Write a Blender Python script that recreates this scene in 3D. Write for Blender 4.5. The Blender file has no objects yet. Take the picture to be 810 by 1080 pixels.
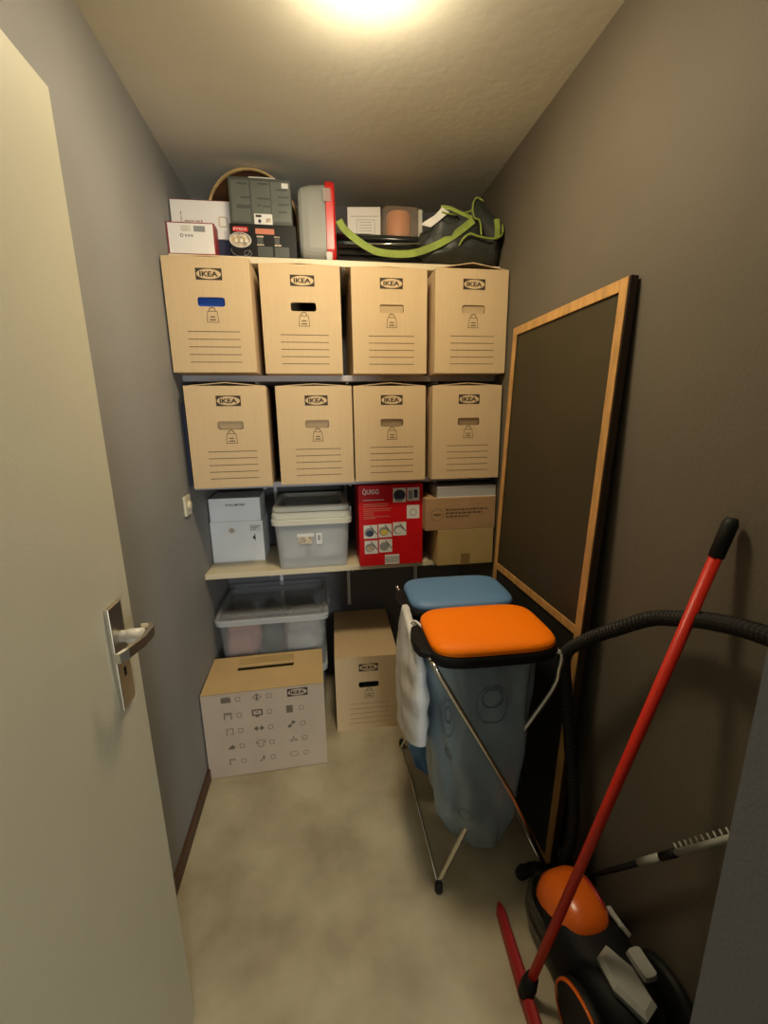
import bpy, bmesh, math, random
from mathutils import Vector, Matrix, noise
random.seed(7)
S = bpy.context.scene
COL = S.collection
PI = math.pi
def Rz(a): return Matrix.Rotation(a, 4, 'Z')
def Rx(a): return Matrix.Rotation(a, 4, 'X')
def Ry(a): return Matrix.Rotation(a, 4, 'Y')
def T(x, y, z): return Matrix.Translation((x, y, z))

# ------------------------------------------------------------------ materials
MATS = {}
def mat(name, col, rough=.6, metal=0., spec=.5, bump=0., bscale=80., var=0., vscale=6., alpha=1., emit=0., stretch=(1, 1, 1), detail=4, col2=None):
    if name in MATS: return MATS[name]
    m = bpy.data.materials.new(name); m.use_nodes = True
    nt = m.node_tree; N = nt.nodes; L = nt.links
    b = N['Principled BSDF']
    b.inputs['Base Color'].default_value = (*col, 1)
    b.inputs['Roughness'].default_value = rough
    b.inputs['Metallic'].default_value = metal
    b.inputs['Specular IOR Level'].default_value = spec
    b.inputs['Alpha'].default_value = alpha
    tc = N.new('ShaderNodeTexCoord'); mp = N.new('ShaderNodeMapping'); mp.inputs['Scale'].default_value = stretch
    L.new(tc.outputs['Object'], mp.inputs['Vector'])
    if var > 0 or col2:
        n = N.new('ShaderNodeTexNoise'); n.inputs['Scale'].default_value = vscale; n.inputs['Detail'].default_value = detail
        L.new(mp.outputs['Vector'], n.inputs['Vector'])
        r = N.new('ShaderNodeValToRGB'); c2 = col2 or tuple(c*(1-var) for c in col); c1 = col if col2 else tuple(min(1, c*(1+var)) for c in col)
        r.color_ramp.elements[0].position = .35; r.color_ramp.elements[1].position = .65
        r.color_ramp.elements[0].color = (*c2, 1); r.color_ramp.elements[1].color = (*c1, 1)
        L.new(n.outputs['Fac'], r.inputs['Fac']); L.new(r.outputs['Color'], b.inputs['Base Color'])
    if bump > 0:
        n = N.new('ShaderNodeTexNoise'); n.inputs['Scale'].default_value = bscale; n.inputs['Detail'].default_value = 5
        L.new(mp.outputs['Vector'], n.inputs['Vector'])
        bp = N.new('ShaderNodeBump'); bp.inputs['Strength'].default_value = bump; bp.inputs['Distance'].default_value = .004
        L.new(n.outputs['Fac'], bp.inputs['Height']); L.new(bp.outputs['Normal'], b.inputs['Normal'])
    if emit > 0:
        b.inputs['Emission Color'].default_value = (*col, 1); b.inputs['Emission Strength'].default_value = emit
    MATS[name] = m
    return m

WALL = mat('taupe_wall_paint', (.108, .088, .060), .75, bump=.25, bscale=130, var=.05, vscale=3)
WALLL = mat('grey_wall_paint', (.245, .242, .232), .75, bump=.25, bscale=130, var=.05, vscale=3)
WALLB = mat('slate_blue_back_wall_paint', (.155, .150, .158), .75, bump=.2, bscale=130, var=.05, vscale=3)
CEIL = mat('cream_ceiling_plaster', (.80, .77, .64), .8, bump=.35, bscale=28, var=.03, vscale=2)
FLOOR = mat('beige_marbled_floor', (.53, .475, .33), .42, spec=.4, bump=.04, bscale=40, vscale=4.5, detail=8, col2=(.37, .31, .20))
DOORM = mat('cream_door_paint', (.52, .49, .36), .42, bump=.15, bscale=260, var=.02)
JAMB = mat('grey_frame_paint', (.14, .15, .17), .6, bump=.2, bscale=200)
BASEB = mat('dark_brown_wood', (.075, .032, .016), .5, var=.3, vscale=12, stretch=(1, 1, 8))
CARD = mat('cardboard', (.62, .45, .25), .85, bump=.12, bscale=60, var=.03, vscale=9, stretch=(30, 1, .6))
CARDP = mat('plain_tan_cardboard', (.46, .32, .12), .8, bump=.1, bscale=60, var=.07, vscale=7)
CARDD = mat('brown_printed_cardboard', (.40, .24, .11), .8, bump=.1, bscale=60, var=.07, vscale=7)
CARDI = mat('pinkish_cardboard_print_side', (.52, .41, .30), .8, bump=.1, bscale=60, var=.05, vscale=7)
INK = mat('dark_brown_print_ink', (.045, .030, .016), .8)
INKL = mat('faint_brown_print_ink', (.13, .085, .045), .8)
INKM = mat('grey_brown_print_ink', (.16, .125, .085), .8)
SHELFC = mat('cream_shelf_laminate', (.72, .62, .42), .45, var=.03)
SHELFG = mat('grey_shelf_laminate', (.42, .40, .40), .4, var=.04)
STEEL = mat('white_metal_rail', (.90, .90, .90), .3)
CHROME = mat('chrome_tube', (.72, .70, .64), .18, metal=1., bump=.05, bscale=200)
BRASS = mat('brushed_aluminium_handle', (.62, .58, .50), .3, metal=1.)
KNOB = mat('pale_handle_neck', (.75, .72, .66), .35)
BLACKP = mat('black_plastic', (.006, .006, .006), .6, spec=.22)
BLACKR = mat('black_rubber', (.009, .009, .007), .6, spec=.3)
BLACKT = mat('black_metal_tube', (.012, .013, .012), .22, spec=.7)
FABRIC = mat('black_green_nylon', (.030, .034, .028), .5, bump=.8, bscale=34, var=.3, vscale=14)
LIME = mat('lime_green_webbing', (.24, .31, .045), .7, bump=.2, bscale=300, var=.15, vscale=20)
WHITEC = mat('white_carton', (.84, .80, .74), .55, var=.03)
WHITEB = mat('cool_white_carton', (.86, .87, .86), .5, var=.04, vscale=8)
REDC = mat('dark_red_carton', (.30, .025, .035), .5)
REDQ = mat('bright_red_carton', (.60, .007, .010), .5, spec=.2, var=.06, vscale=5)
REDL = mat('red_plastic_lid', (.58, .018, .015), .3)
REDM = mat('red_metal_tube', (.56, .024, .010), .4, spec=.3)
REDW = mat('dark_red_plastic', (.34, .008, .012), .4)
NAVY = mat('navy_plastic', (.018, .022, .060), .5)
BLUEC = mat('bright_blue_plastic_film', (.02, .10, .50), .4)
GREYP = mat('grey_green_print', (.115, .125, .10), .4, var=.08, vscale=20)
GREYD = mat('darker_grey_green_print', (.060, .066, .054), .45)
BLKC = mat('black_glossy_carton', (.009, .009, .008), .45, spec=.25)
SALMON = mat('salmon_print', (.62, .20, .11), .5)
WHITEI = mat('white_print', (.75, .73, .68), .5)
PALE = mat('beige_food_print', (.50, .40, .28), .5, var=.5, vscale=60)
GREYI = mat('mid_grey_print', (.28, .28, .27), .5)
DKBL = mat('dark_blue_photo_print', (.02, .03, .07), .4, var=.8, vscale=50)
YEL = mat('yellow_food_print', (.72, .52, .10), .5)
WOOD = mat('pale_bentwood', (.52, .34, .13), .5, var=.2, vscale=15)
WOODF = mat('oiled_pine_frame', (.46, .245, .075), .5, var=.18, vscale=14, stretch=(4, 4, 1))
WOODD = mat('dark_brown_tray_face', (.055, .022, .008), .6, var=.2)
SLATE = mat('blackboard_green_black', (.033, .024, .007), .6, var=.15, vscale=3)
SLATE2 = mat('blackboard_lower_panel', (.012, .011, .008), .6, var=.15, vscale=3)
EDGE = mat('black_brown_board_edge', (.035, .018, .008), .5)
CLEAR = mat('clear_milky_plastic', (.76, .78, .76), .22, alpha=.36)
CLEARL = mat('milky_lid_plastic', (.80, .78, .64), .3, alpha=.85)
CLEARD = mat('clear_smoky_plastic', (.46, .48, .48), .18, alpha=.22)
CLEART = mat('thin_clear_lid_plastic', (.50, .52, .50), .15, alpha=.16)
CLEARR = mat('clear_rim_plastic', (.62, .65, .65), .2, alpha=.62)
FROST = mat('frosted_tub_plastic', (.46, .46, .40), .3, alpha=.55)
COPPER = mat('copper_orange_contents', (.85, .36, .17), .4)
GLASSD = mat('clear_container_plastic', (.80, .62, .45), .15, alpha=.22)
BAGB = mat('translucent_blue_film', (.27, .36, .43), .22, bump=1., bscale=13, var=.22, vscale=7, alpha=.84, stretch=(1, 1, .5))
BAGD = mat('deep_blue_film', (.02, .15, .38), .35, bump=.6, bscale=18, alpha=.92)
BAGI = mat('faint_bag_print', (.11, .15, .19), .5)
FILM = mat('white_wrapping_film', (.76, .75, .72), .25, bump=.9, bscale=22, var=.06, vscale=14, alpha=.92)
ORNG = mat('orange_bin_lid', (1., .21, .0), .55, spec=.2, bump=.15, bscale=350)
BLUL = mat('blue_bin_lid', (.10, .22, .40), .5, bump=.15, bscale=350)
ORNV = mat('orange_vacuum_shell', (.72, .13, .008), .28)
GREYV = mat('pale_grey_plastic', (.34, .34, .30), .35)
SMOKE = mat('smoky_dust_cup', (.05, .045, .03), .15, alpha=.75)
SOCK = mat('cream_switch_plastic', (.66, .60, .44), .35)
SILV = mat('silver_grey_carton', (.50, .50, .46), .4, metal=.2)
TAPE = mat('brown_parcel_tape', (.27, .17, .07), .3)
LAMPG = mat('lit_lamp_glass', (1., .84, .58), .4, emit=98.)
LAMPB = mat('white_lamp_base', (.7, .68, .6), .4)
PINK = mat('pink_cloth', (.50, .26, .22), .8, bump=.4, bscale=30)
PALEC = mat('pale_grey_cloth', (.50, .51, .52), .8, bump=.4, bscale=30, var=.2)
BLUC = mat('pale_blue_cloth', (.16, .22, .34), .8, bump=.4, bscale=30, var=.2)
DARKC = mat('dark_grey_cloth', (.08, .085, .09), .8, bump=.4, bscale=30, var=.3)

# ------------------------------------------------------------------ builder
class MB:
    def __init__(s): s.v = []; s.f = []; s.m = []; s.mats = []; s.sm = []
    def mi(s, m):
        if m not in s.mats: s.mats.append(m)
        return s.mats.index(m)
    def add(s, V, F, m, M=None, smooth=False):
        o = len(s.v); k = s.mi(m)
        for p in V:
            p = Vector(p); s.v.append(M @ p if M else p)
        for f in F: s.f.append([i+o for i in f]); s.m.append(k); s.sm.append(smooth)
        return s
    def addbm(s, bm, m, M=None, smooth=False):
        bm.verts.index_update()
        s.add([v.co.copy() for v in bm.verts], [[v.index for v in f.verts] for f in bm.faces], m, M, smooth); bm.free(); return s
    def box(s, x0, x1, y0, y1, z0, z1, m, M=None, bev=0.):
        bm = bmesh.new()
        V = [bm.verts.new((x, y, z)) for z in (z0, z1) for y in (y0, y1) for x in (x0, x1)]
        for f in ((0, 2, 3, 1), (4, 5, 7, 6), (0, 1, 5, 4), (2, 6, 7, 3), (0, 4, 6, 2), (1, 3, 7, 5)): bm.faces.new([V[i] for i in f])
        if bev > 0: bmesh.ops.bevel(bm, geom=list(bm.edges), offset=bev, segments=2, profile=.5, affect='EDGES')
        return s.addbm(bm, m, M)
    def tube(s, pts, r, m, n=12, M=None, cap=True, rs=None, smooth=True):
        pts = [Vector(p) for p in pts]; V = []; F = []
        up = None
        for i, p in enumerate(pts):
            t = ((pts[min(i+1, len(pts)-1)]-p).normalized() + (p-pts[max(i-1, 0)]).normalized()).normalized() if 0 < i < len(pts)-1 else (pts[1]-pts[0] if i == 0 else pts[-1]-pts[-2]).normalized()
            if up is None: up = Vector((0, 0, 1)) if abs(t.z) < .9 else Vector((1, 0, 0))
            a = (up - t*up.dot(t)).normalized(); b = t.cross(a); up = a
            rr = rs[i] if rs else r
            for k in range(n):
                q = 2*PI*k/n; V.append(p + a*math.cos(q)*rr + b*math.sin(q)*rr)
        for i in range(len(pts)-1):
            for k in range(n): F.append([i*n+k, i*n+(k+1) % n, (i+1)*n+(k+1) % n, (i+1)*n+k])
        if cap: F.append(list(range(n))[::-1]); F.append([(len(pts)-1)*n+k for k in range(n)])
        return s.add(V, F, m, M, smooth)
    def loft(s, rings, m, M=None, cap0=True, cap1=True, smooth=True):
        n = len(rings[0]); V = [p for r in rings for p in r]; F = []
        for i in range(len(rings)-1):
            for k in range(n): F.append([i*n+k, i*n+(k+1) % n, (i+1)*n+(k+1) % n, (i+1)*n+k])
        if cap0: F.append(list(range(n))[::-1])
        if cap1: F.append([(len(rings)-1)*n+k for k in range(n)])
        return s.add(V, F, m, M, smooth)
    def lathe(s, prof, m, M=None, n=32, cap=True):
        return s.loft([[(r*math.cos(2*PI*k/n), r*math.sin(2*PI*k/n), z) for k in range(n)] for r, z in prof], m, M, cap, cap)
    def ribbon(s, pts, w, m, thick=.002, wdir=(0, 0, 1)):
        # a band of webbing: width w laid across the path, real thickness
        pts = [Vector(p) for p in pts]; R = []; nrm = Vector((0, 1, 0))
        for i, p in enumerate(pts):
            t = (pts[min(i+1, len(pts)-1)] - pts[max(i-1, 0)]).normalized()
            c = t.cross(nrm).normalized()*w/2 if wdir == (0, 0, 1) else Vector(wdir)*w/2
            h = nrm*thick/2
            R.append([p-c-h, p+c-h, p+c+h, p-c+h])
        return s.loft(R, m, smooth=False)
    def text(s, txt, h, m, M, w=None, bold=.0):
        cu = bpy.data.curves.new('t', 'FONT'); cu.body = txt; cu.size = 1; cu.offset = bold; cu.resolution_u = 3
        ob = bpy.data.objects.new('t', cu); COL.objects.link(ob)
        dg = bpy.context.evaluated_depsgraph_get(); me = bpy.data.meshes.new_from_object(ob.evaluated_get(dg))
        xs = [v.co.x for v in me.vertices]; ys = [v.co.y for v in me.vertices]
        x0, x1, y0, y1 = min(xs), max(xs), min(ys), max(ys)
        sy = h/(y1-y0); sx = (w/(x1-x0)) if w else sy
        s.add([((v.co.x-(x0+x1)/2)*sx, (v.co.y-(y0+y1)/2)*sy, 0) for v in me.vertices], [list(p.vertices) for p in me.polygons], m, M)
        bpy.data.objects.remove(ob); bpy.data.curves.remove(cu); bpy.data.meshes.remove(me); return s
    def rect(s, u0, u1, v0, v1, m, M, e=0.):
        return s.add([(u0, v0, e), (u1, v0, e), (u1, v1, e), (u0, v1, e)], [[0, 1, 2, 3]], m, M)
    def poly(s, P, m, M, e=0.):
        return s.add([(u, v, e) for u, v in P], [list(range(len(P)))], m, M)
    def stroke(s, P, w, m, M, e=0., closed=False):
        n = len(P)
        for i in range(n if closed else n-1):
            a = Vector(P[i]); b = Vector(P[(i+1) % n]); d = (b-a).normalized()*w/2; c = Vector((-d.y, d.x))
            a = a-d*.6; b = b+d*.6
            s.poly([a-c, b-c, b+c, a+c], m, M, e)
        return s
    def build(s, name, parent=None, loc=None, rz=0., label=None):
        me = bpy.data.meshes.new(name)
        me.from_pydata([tuple(v) for v in s.v], [], s.f)
        for m in s.mats: me.materials.append(m)
        me.polygons.foreach_set('material_index', s.m)
        me.polygons.foreach_set('use_smooth', s.sm)
        me.update()
        o = bpy.data.objects.new(name, me); COL.objects.link(o)
        if parent: o.parent = parent
        if loc: o.location = loc
        if rz: o.rotation_euler.z = rz
        if label: o['label'] = label
        return o

def tag(o, label, cat, group=None, kind=None):
    o['label'] = label; o['category'] = cat
    if group: o['group'] = group
    if kind: o['kind'] = kind
    return o
def thing(name, label, cat, loc=(0, 0, 0), rz=0., group=None):
    o = bpy.data.objects.new(name, None); COL.objects.link(o); o.location = loc; o.rotation_euler.z = rz
    o.empty_display_size = .05
    return tag(o, label, cat, group)
def struct(o, label=None):
    o['kind'] = 'structure'
    if label: o['label'] = label
    return o
def FR(x, y, z):           # frame on a face looking toward -y : u = x, v = z, normal = -y
    return Matrix(((1, 0, 0, x), (0, 0, -1, y), (0, 1, 0, z), (0, 0, 0, 1)))
def circ(cx, cy, rx, ry=None, n=28, a0=0, a1=2*PI):
    ry = ry or rx; full = abs(a1-a0-2*PI) < 1e-6
    return [(cx+rx*math.cos(a0+(a1-a0)*k/(n if full else n-1)), cy+ry*math.sin(a0+(a1-a0)*k/(n if full else n-1))) for k in range(n)]
def rrect(cx, cy, w, h, r, n=5):
    P = []
    for qx, qy, a in ((1, 1, 0), (-1, 1, PI/2), (-1, -1, PI), (1, -1, 1.5*PI)):
        for k in range(n+1):
            t = a+PI/2*k/n; P.append((cx+qx*(w/2-r)+r*math.cos(t), cy+qy*(h/2-r)+r*math.sin(t)))
    return P
def plate(mb, outer, hole, t, m, M):   # flat panel with a hole, thickness t going to -normal
    bm = bmesh.new(); E = []
    for L in (outer, hole):
        V = [bm.verts.new((u, v, 0)) for u, v in L]
        E += [bm.edges.new((V[i], V[(i+1) % len(V)])) for i in range(len(V))]
    bmesh.ops.triangle_fill(bm, edges=E, use_beauty=True)
    g = bmesh.ops.extrude_face_region(bm, geom=list(bm.faces))
    for v in [x for x in g['geom'] if isinstance(x, bmesh.types.BMVert)]: v.co.z -= t
    bmesh.ops.recalc_face_normals(bm, faces=bm.faces)
    mb.addbm(bm, m, M)

# ------------------------------------------------------------------ the room
XL, XR, YB, ZC = -.542, .802, 2.328, 2.524
YF0, YF1 = .12, .33
struct(MB().box(-2.2, 2.2, -3.6, YB+.1, -.08, 0, FLOOR).build('floor'))
struct(MB().box(-2.2, 2.2, -3.6, YB+.1, ZC, ZC+.08, CEIL).build('ceiling'))
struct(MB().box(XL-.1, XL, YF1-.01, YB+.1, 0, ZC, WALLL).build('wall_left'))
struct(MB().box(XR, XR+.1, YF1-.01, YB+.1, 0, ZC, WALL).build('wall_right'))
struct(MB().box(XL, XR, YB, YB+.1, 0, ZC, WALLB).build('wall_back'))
fw = MB().box(-2.2, -.475, YF0, YF1, 0, ZC, JAMB).box(.45, 2.2, YF0, YF1, 0, ZC, JAMB).box(-.475, .45, YF0, YF1, 2.06, ZC, JAMB)
struct(fw.build('wall_front'))
struct(MB().box(XL, XL+.012, .9, YB, 0, .055, BASEB, bev=.002).build('baseboard_left'))
struct(MB().box(XR-.012, XR, YF1, YB, 0, .055, BASEB, bev=.002).build('baseboard_right'))

# the open door leaf with its handle
door = struct(MB().box(-.43, -.392, .11, .853, .008, 2.03, DOORM, bev=.0015).build('door_1'), 'open cream painted door leaf along the left wall')
hp = MB()
hp.box(-.392, -.384, .752, .800, .990, 1.194, BRASS, bev=.0015)
hp.box(-.3842, -.3836, .772, .780, 1.050, 1.068, BLACKP)
hp = hp.build('handle_plate', door, label='brushed metal long backplate')
lv = MB()
lv.tube([(-.384, .782, 1.128), (-.352, .780, 1.128)], .011, KNOB, 16)
lv.tube([(-.372, .781, 1.128), (-.345, .781, 1.128)], .013, KNOB, 16)
P = [(-.350, .797, 1.134), (-.336, .795, 1.136), (-.328, .780, 1.136), (-.330, .745, 1.134), (-.345, .712, 1.130), (-.356, .702, 1.126)]
lv.loft([[(x-.004, y, z-.009), (x+.004, y, z-.009), (x+.004, y, z+.009), (x-.004, y, z+.009)] for x, y, z in P], BRASS, smooth=False)
lv.build('door_handle', door, label='metal lever handle on a pale neck')

# light switch
sw = MB(); sw.box(0, .010, -.036, .036, -.040, .040, SOCK, bev=.003)
sw = sw.build('light_switch', loc=(XL, 1.75, 1.187)); tag(sw, 'cream wall switch on the left wall below the second row of boxes', 'switch')
MB().lathe([(.018, 0), (.018, .008), (.015, .011), (.008, .012)], SOCK, Ry(PI/2)).build('switch_button', sw, loc=(.009, 0, 0))

# ceiling lamp
lamp = thing('ceiling_lamp', 'round glass dome lamp glowing white on the ceiling', 'lamp', (.155, 1.14, ZC))
MB().lathe([(.120, 0), (.129, -.004), (.129, -.024), (.120, -.026)], LAMPB).build('lamp_base', lamp)
MB().lathe([(.126, -.022), (.125, -.030), (.113, -.046), (.090, -.060), (.055, -.071), (.01, -.075)], LAMPG, n=40).build('lamp_glass', lamp)

# shelves, rails, brackets
YS = 1.89
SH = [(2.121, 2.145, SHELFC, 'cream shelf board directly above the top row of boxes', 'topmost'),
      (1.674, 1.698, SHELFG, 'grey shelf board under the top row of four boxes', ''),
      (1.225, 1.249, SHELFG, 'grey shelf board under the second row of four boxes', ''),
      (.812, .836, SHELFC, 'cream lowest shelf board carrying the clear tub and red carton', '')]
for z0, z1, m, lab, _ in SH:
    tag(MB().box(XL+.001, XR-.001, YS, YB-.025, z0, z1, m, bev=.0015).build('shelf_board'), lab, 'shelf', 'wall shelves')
UX = (-.25, .13, .53)
def slotted_rail():
    mb = MB(); z0, z1 = .44, 2.32
    mb.box(-.007, .007, -.001, .0, z0, z1, STEEL).box(-.0082, -.007, -.016, 0, z0, z1, STEEL).box(.007, .0082, -.016, 0, z0, z1, STEEL)
    mb.box(-.0082, -.003, -.017, -.016, z0, z1, STEEL).box(.003, .0082, -.017, -.016, z0, z1, STEEL)
    k = z0+.02
    while k < z1-.02:
        mb.box(-.003, .003, -.017, -.016, k, k+.022, STEEL); k += .04
    return mb
nm = ('white slotted wall rail behind the two clear tubs', 'white slotted wall rail between the clear tub and the red carton', 'white slotted wall rail behind the brown cartons')
for x, lab in zip(UX, nm):
    tag(slotted_rail().build('shelf_rail', loc=(x, YB-.001, 0)), lab, 'shelf rail', 'wall rails of the shelving')
for z0, z1, m, lab, _ in SH:
    for i, x in enumerate(UX):
        mb = MB()
        for sx in (-.0035, .0035):
            mb.add([(sx-.001, YB-.018, z0-.001), (sx-.001, YB-.018, z0-.011), (sx-.001, YS+.012, z0-.009), (sx-.001, YS+.004, z0-.001),
                    (sx+.001, YB-.018, z0-.001), (sx+.001, YB-.018, z0-.011), (sx+.001, YS+.012, z0-.009), (sx+.001, YS+.004, z0-.001)],
                   [(0, 1, 2, 3), (7, 6, 5, 4), (0, 4, 5, 1), (1, 5, 6, 2), (2, 6, 7, 3), (3, 7, 4, 0)], STEEL)
        o = mb.build('shelf_bracket', loc=(x, 0, 0))
        w = ('topmost shelf', 'shelf under the top row of boxes', 'shelf under the second row of boxes', 'lowest shelf')[SH.index((z0, z1, m, lab, _))]
        tag(o, 'metal bracket under the %s, %s' % (w, ('at the left', 'in the middle', 'at the right')[i]), 'bracket', 'shelf brackets')

# ------------------------------------------------------------------ the IKEA boxes
BW, BH, BD = .307, .40, .50
def ikea_logo(mb, cx, cy, w, h, M, bg, ink=INK):
    mb.rect(cx-w/2, cx+w/2, cy-h/2, cy+h/2, ink, M, .0004)
    mb.poly(circ(cx, cy, w*.465, h*.42), bg, M, .0008)
    mb.text('IKEA', h*.44, ink, M @ T(cx, cy, .0012), w=w*.70, bold=.035)
def weight_icon(mb, cx, cy, s, M, ink=INKL):
    P = [(cx-.020*s, cy-.024*s), (cx+.020*s, cy-.024*s), (cx+.016*s, cy+.012*s), (cx-.016*s, cy+.012*s)]
    mb.stroke(P, .0022*s, ink, M, .0004, True)
    mb.stroke(circ(cx, cy+.013*s, .011*s, .012*s, 12, 0, PI), .003*s, ink, M, .0005)
    for k, w in enumerate((.018, .022)):
        mb.rect(cx-w/2*s, cx+w/2*s, cy-(.006+.010*k)*s-.002*s, cy-(.006+.010*k)*s+.002*s, ink, M, .0005)
def archive_box(name, label, loc, rz, group, hole='flap', apex=.004, topkind='side', linew=.0026):
    t = thing(name, label, 'box', loc, rz, group)
    M = FR(-BW/2, -BD/2, 0)
    b = MB(); hr = rrect(BW*.525, BH-.151, .098, .032, .009)
    plate(b, [(0, 0), (BW, 0), (BW, BH), (0, BH)], hr, .004, CARD, M)
    b.box(-BW/2, -BW/2+.004, -BD/2+.004, BD/2-.004, 0, BH, CARD).box(BW/2-.004, BW/2, -BD/2+.004, BD/2-.004, 0, BH, CARD)
    b.box(-BW/2, BW/2, BD/2-.004, BD/2, 0, BH, CARD).box(-BW/2+.004, BW/2-.004, -BD/2+.004, BD/2-.004, 0, .004, CARD)
    b.build('carton_body', t)
    if hole == 'flap':      # perforated tab pushed a little way in
        f = MB(); f.poly(rrect(0, -.017, .096, .034, .009), CARD, T(0, 0, .0)); f.poly(rrect(0, -.017, .096, .034, .009), CARD, T(0, 0, -.003))
        o = f.build('handle_flap', t); o.matrix_basis = FR(-BW/2+BW*.525, -BD/2+.004, BH-.135) @ Rx(.25 if label.find('top row') > 0 else .38)
    # folded top
    tp = MB()
    if topkind == 'side':
        for sx in (-1, 1):
            tp.add([(sx*BW/2, -BD/2+.001, BH), (0, -BD/2+.001, BH+apex), (0, BD/2-.001, BH+.004), (sx*BW/2, BD/2-.001, BH),
                    (sx*BW/2, -BD/2+.001, BH-.003), (0, -BD/2+.001, BH+apex-.003), (0, BD/2-.001, BH+.001), (sx*BW/2, BD/2-.001, BH-.003)],
                   [(0, 1, 2, 3), (7, 6, 5, 4), (0, 4, 5, 1), (1, 5, 6, 2), (2, 6, 7, 3), (3, 7, 4, 0)], CARD)
        tp.build('top_flap', t)
    pr = MB(); ikea_logo(pr, BW*.525, BH-.057, .093, .040, M, CARD); pr.build('printed_logo', t, label='dark printed brand logo')
    pr = MB(); weight_icon(pr, BW*.525, BH-.196, 1.05, M); pr.build('printed_weight_symbol', t)
    pr = MB()
    for k in range(5): pr.rect(BW*.215, BW*.83, BH-.254-.0272*k-linew/2, BH-.254-.0272*k+linew/2, INKL, M, .0004)
    pr.build('printed_writing_lines', t)
    return t
FP = [(-.538, 1.769, -.038), (-.199, 1.808, .021), (.151, 1.81, -.038), (.488, 1.785, -.010),
      (-.508, 1.77, .127), (-.167, 1.798, -.002), (.148, 1.81, -.047), (.491, 1.799, -.036)]
LB = ['archive box at the left end of the top row, blue showing through its handle hole',
      'second box of the top row, its handle hole open and dark',
      'third box of the top row, right of the one with the open dark hole',
      'right end box of the top row, its top flap bulging up',
      'left end box of the second row, turned a little, above the white carton',
      'second box of the second row, above the clear tub with milky lid',
      'third box of the second row, directly above the red carton',
      'right end box of the second row, above the silver-grey carton beside the blackboard']
for i, (x, y, a) in enumerate(FP):
    top = i < 4; z = 1.698 if top else 1.249
    a_ = a*.45 if i != 4 else .045
    # front-left corner stays where it stands; centre of base from it
    cx = x + math.cos(a_)*BW/2 - math.sin(a_)*BD/2; cy = y + math.sin(a_)*BW/2 + math.cos(a_)*BD/2
    cx = min(max(cx, XL+BW/2+.012), XR-BW/2-.006)
    cy = min(cy, YB-BD/2-.02)
    hole = 'open' if i in (0, 1) else 'flap'
    archive_box('cardboard_archive_box', LB[i], (cx, cy, z), a_, 'archive boxes on the shelves', hole, apex=(.006, .006, .006, .024, .014, .010, .014, .012)[i])
    if i == 0:
        tag(MB().box(-.11, .11, -.15, .15, 0, .33, BLUEC, bev=.02).build('blue_bag', loc=(cx, cy-.075, z+.005)), 'blue item seen through the handle hole of the top left box', 'bag')
    if i == 1:
        tag(MB().box(-.11, .11, -.15, .15, 0, .235, BLACKP, bev=.02).build('dark_bundle', loc=(cx, cy-.04, z+.005)), 'dark item seen through the open handle hole of the second top box', 'bundle')
archive_box('cardboard_archive_box', 'archive box standing on the floor right of the clear tubs', (.015+BW/2+.014, 1.826+BD/2-.018, 0), -.03, 'archive boxes on the shelves', 'open', apex=.002, linew=.0016)
tag(MB().box(-.005, .005, -.30, .14, 0, .33, NAVY, bev=.002).build('navy_folder_and_shade', loc=(XL+.007, 2.13, 1.25)), 'navy folder, also standing for wall shadow, between left wall and the second row of boxes', 'folder')  # dark slab covers both a navy item and the wall shadow here
tag(MB().box(-.11, .11, -.15, .15, 0, .215, DARKC, bev=.03).build('dark_bundle', loc=(.19, 2.0, .006)), 'dark item behind the handle hole of the floor archive box', 'bundle')

# wide moving box with printed icons
mx, my, ma, mw, md, mh = -.546, 1.620, .017, .504, .276, .411
mv = thing('cardboard_moving_box', 'wide moving box with rows of printed icons standing on the floor at left', 'box', (mx+mw/2+.008, my+md/2-.0, 0), ma)
b = MB(); M = FR(-mw/2, -md/2, 0)
b.box(-mw/2, mw/2, -md/2, -md/2+.004, 0, mh, CARDI).box(-mw/2, mw/2, md/2-.004, md/2, 0, mh, CARD)
b.box(-mw/2, -mw/2+.004, -md/2+.004, md/2-.004, 0, mh, CARD).box(mw/2-.004, mw/2, -md/2+.004, md/2-.004, 0, mh, CARD)
b.box(-mw/2, mw/2, -md/2, md/2, 0, .004, CARD)
b.build('carton_body', mv)
b = MB(); MT = T(0, 0, mh+.001)
CARDT = mat('tan_cardboard_lid', (.62, .43, .20), .8, bump=.1, bscale=60, var=.05, vscale=7)
plate(b, [(-mw/2, -md/2), (mw/2, -md/2), (mw/2, md/2), (-mw/2, md/2)], rrect(-.005, .034, .250, .030, .006), .004, CARDT, MT)
b.build('carton_lid', mv)
f = MB(); f.box(-.124, .124, 0, .062, 0, .004, CARDP)
o = f.build('handle_flap', mv); o.matrix_basis = T(-.005, .046, mh-.006) @ Rx(.16)
pr = MB(); ikea_logo(pr, .392, .380, .086, .037, M, CARDI); pr.build('printed_logo', mv, label='dark printed brand logo')
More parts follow.
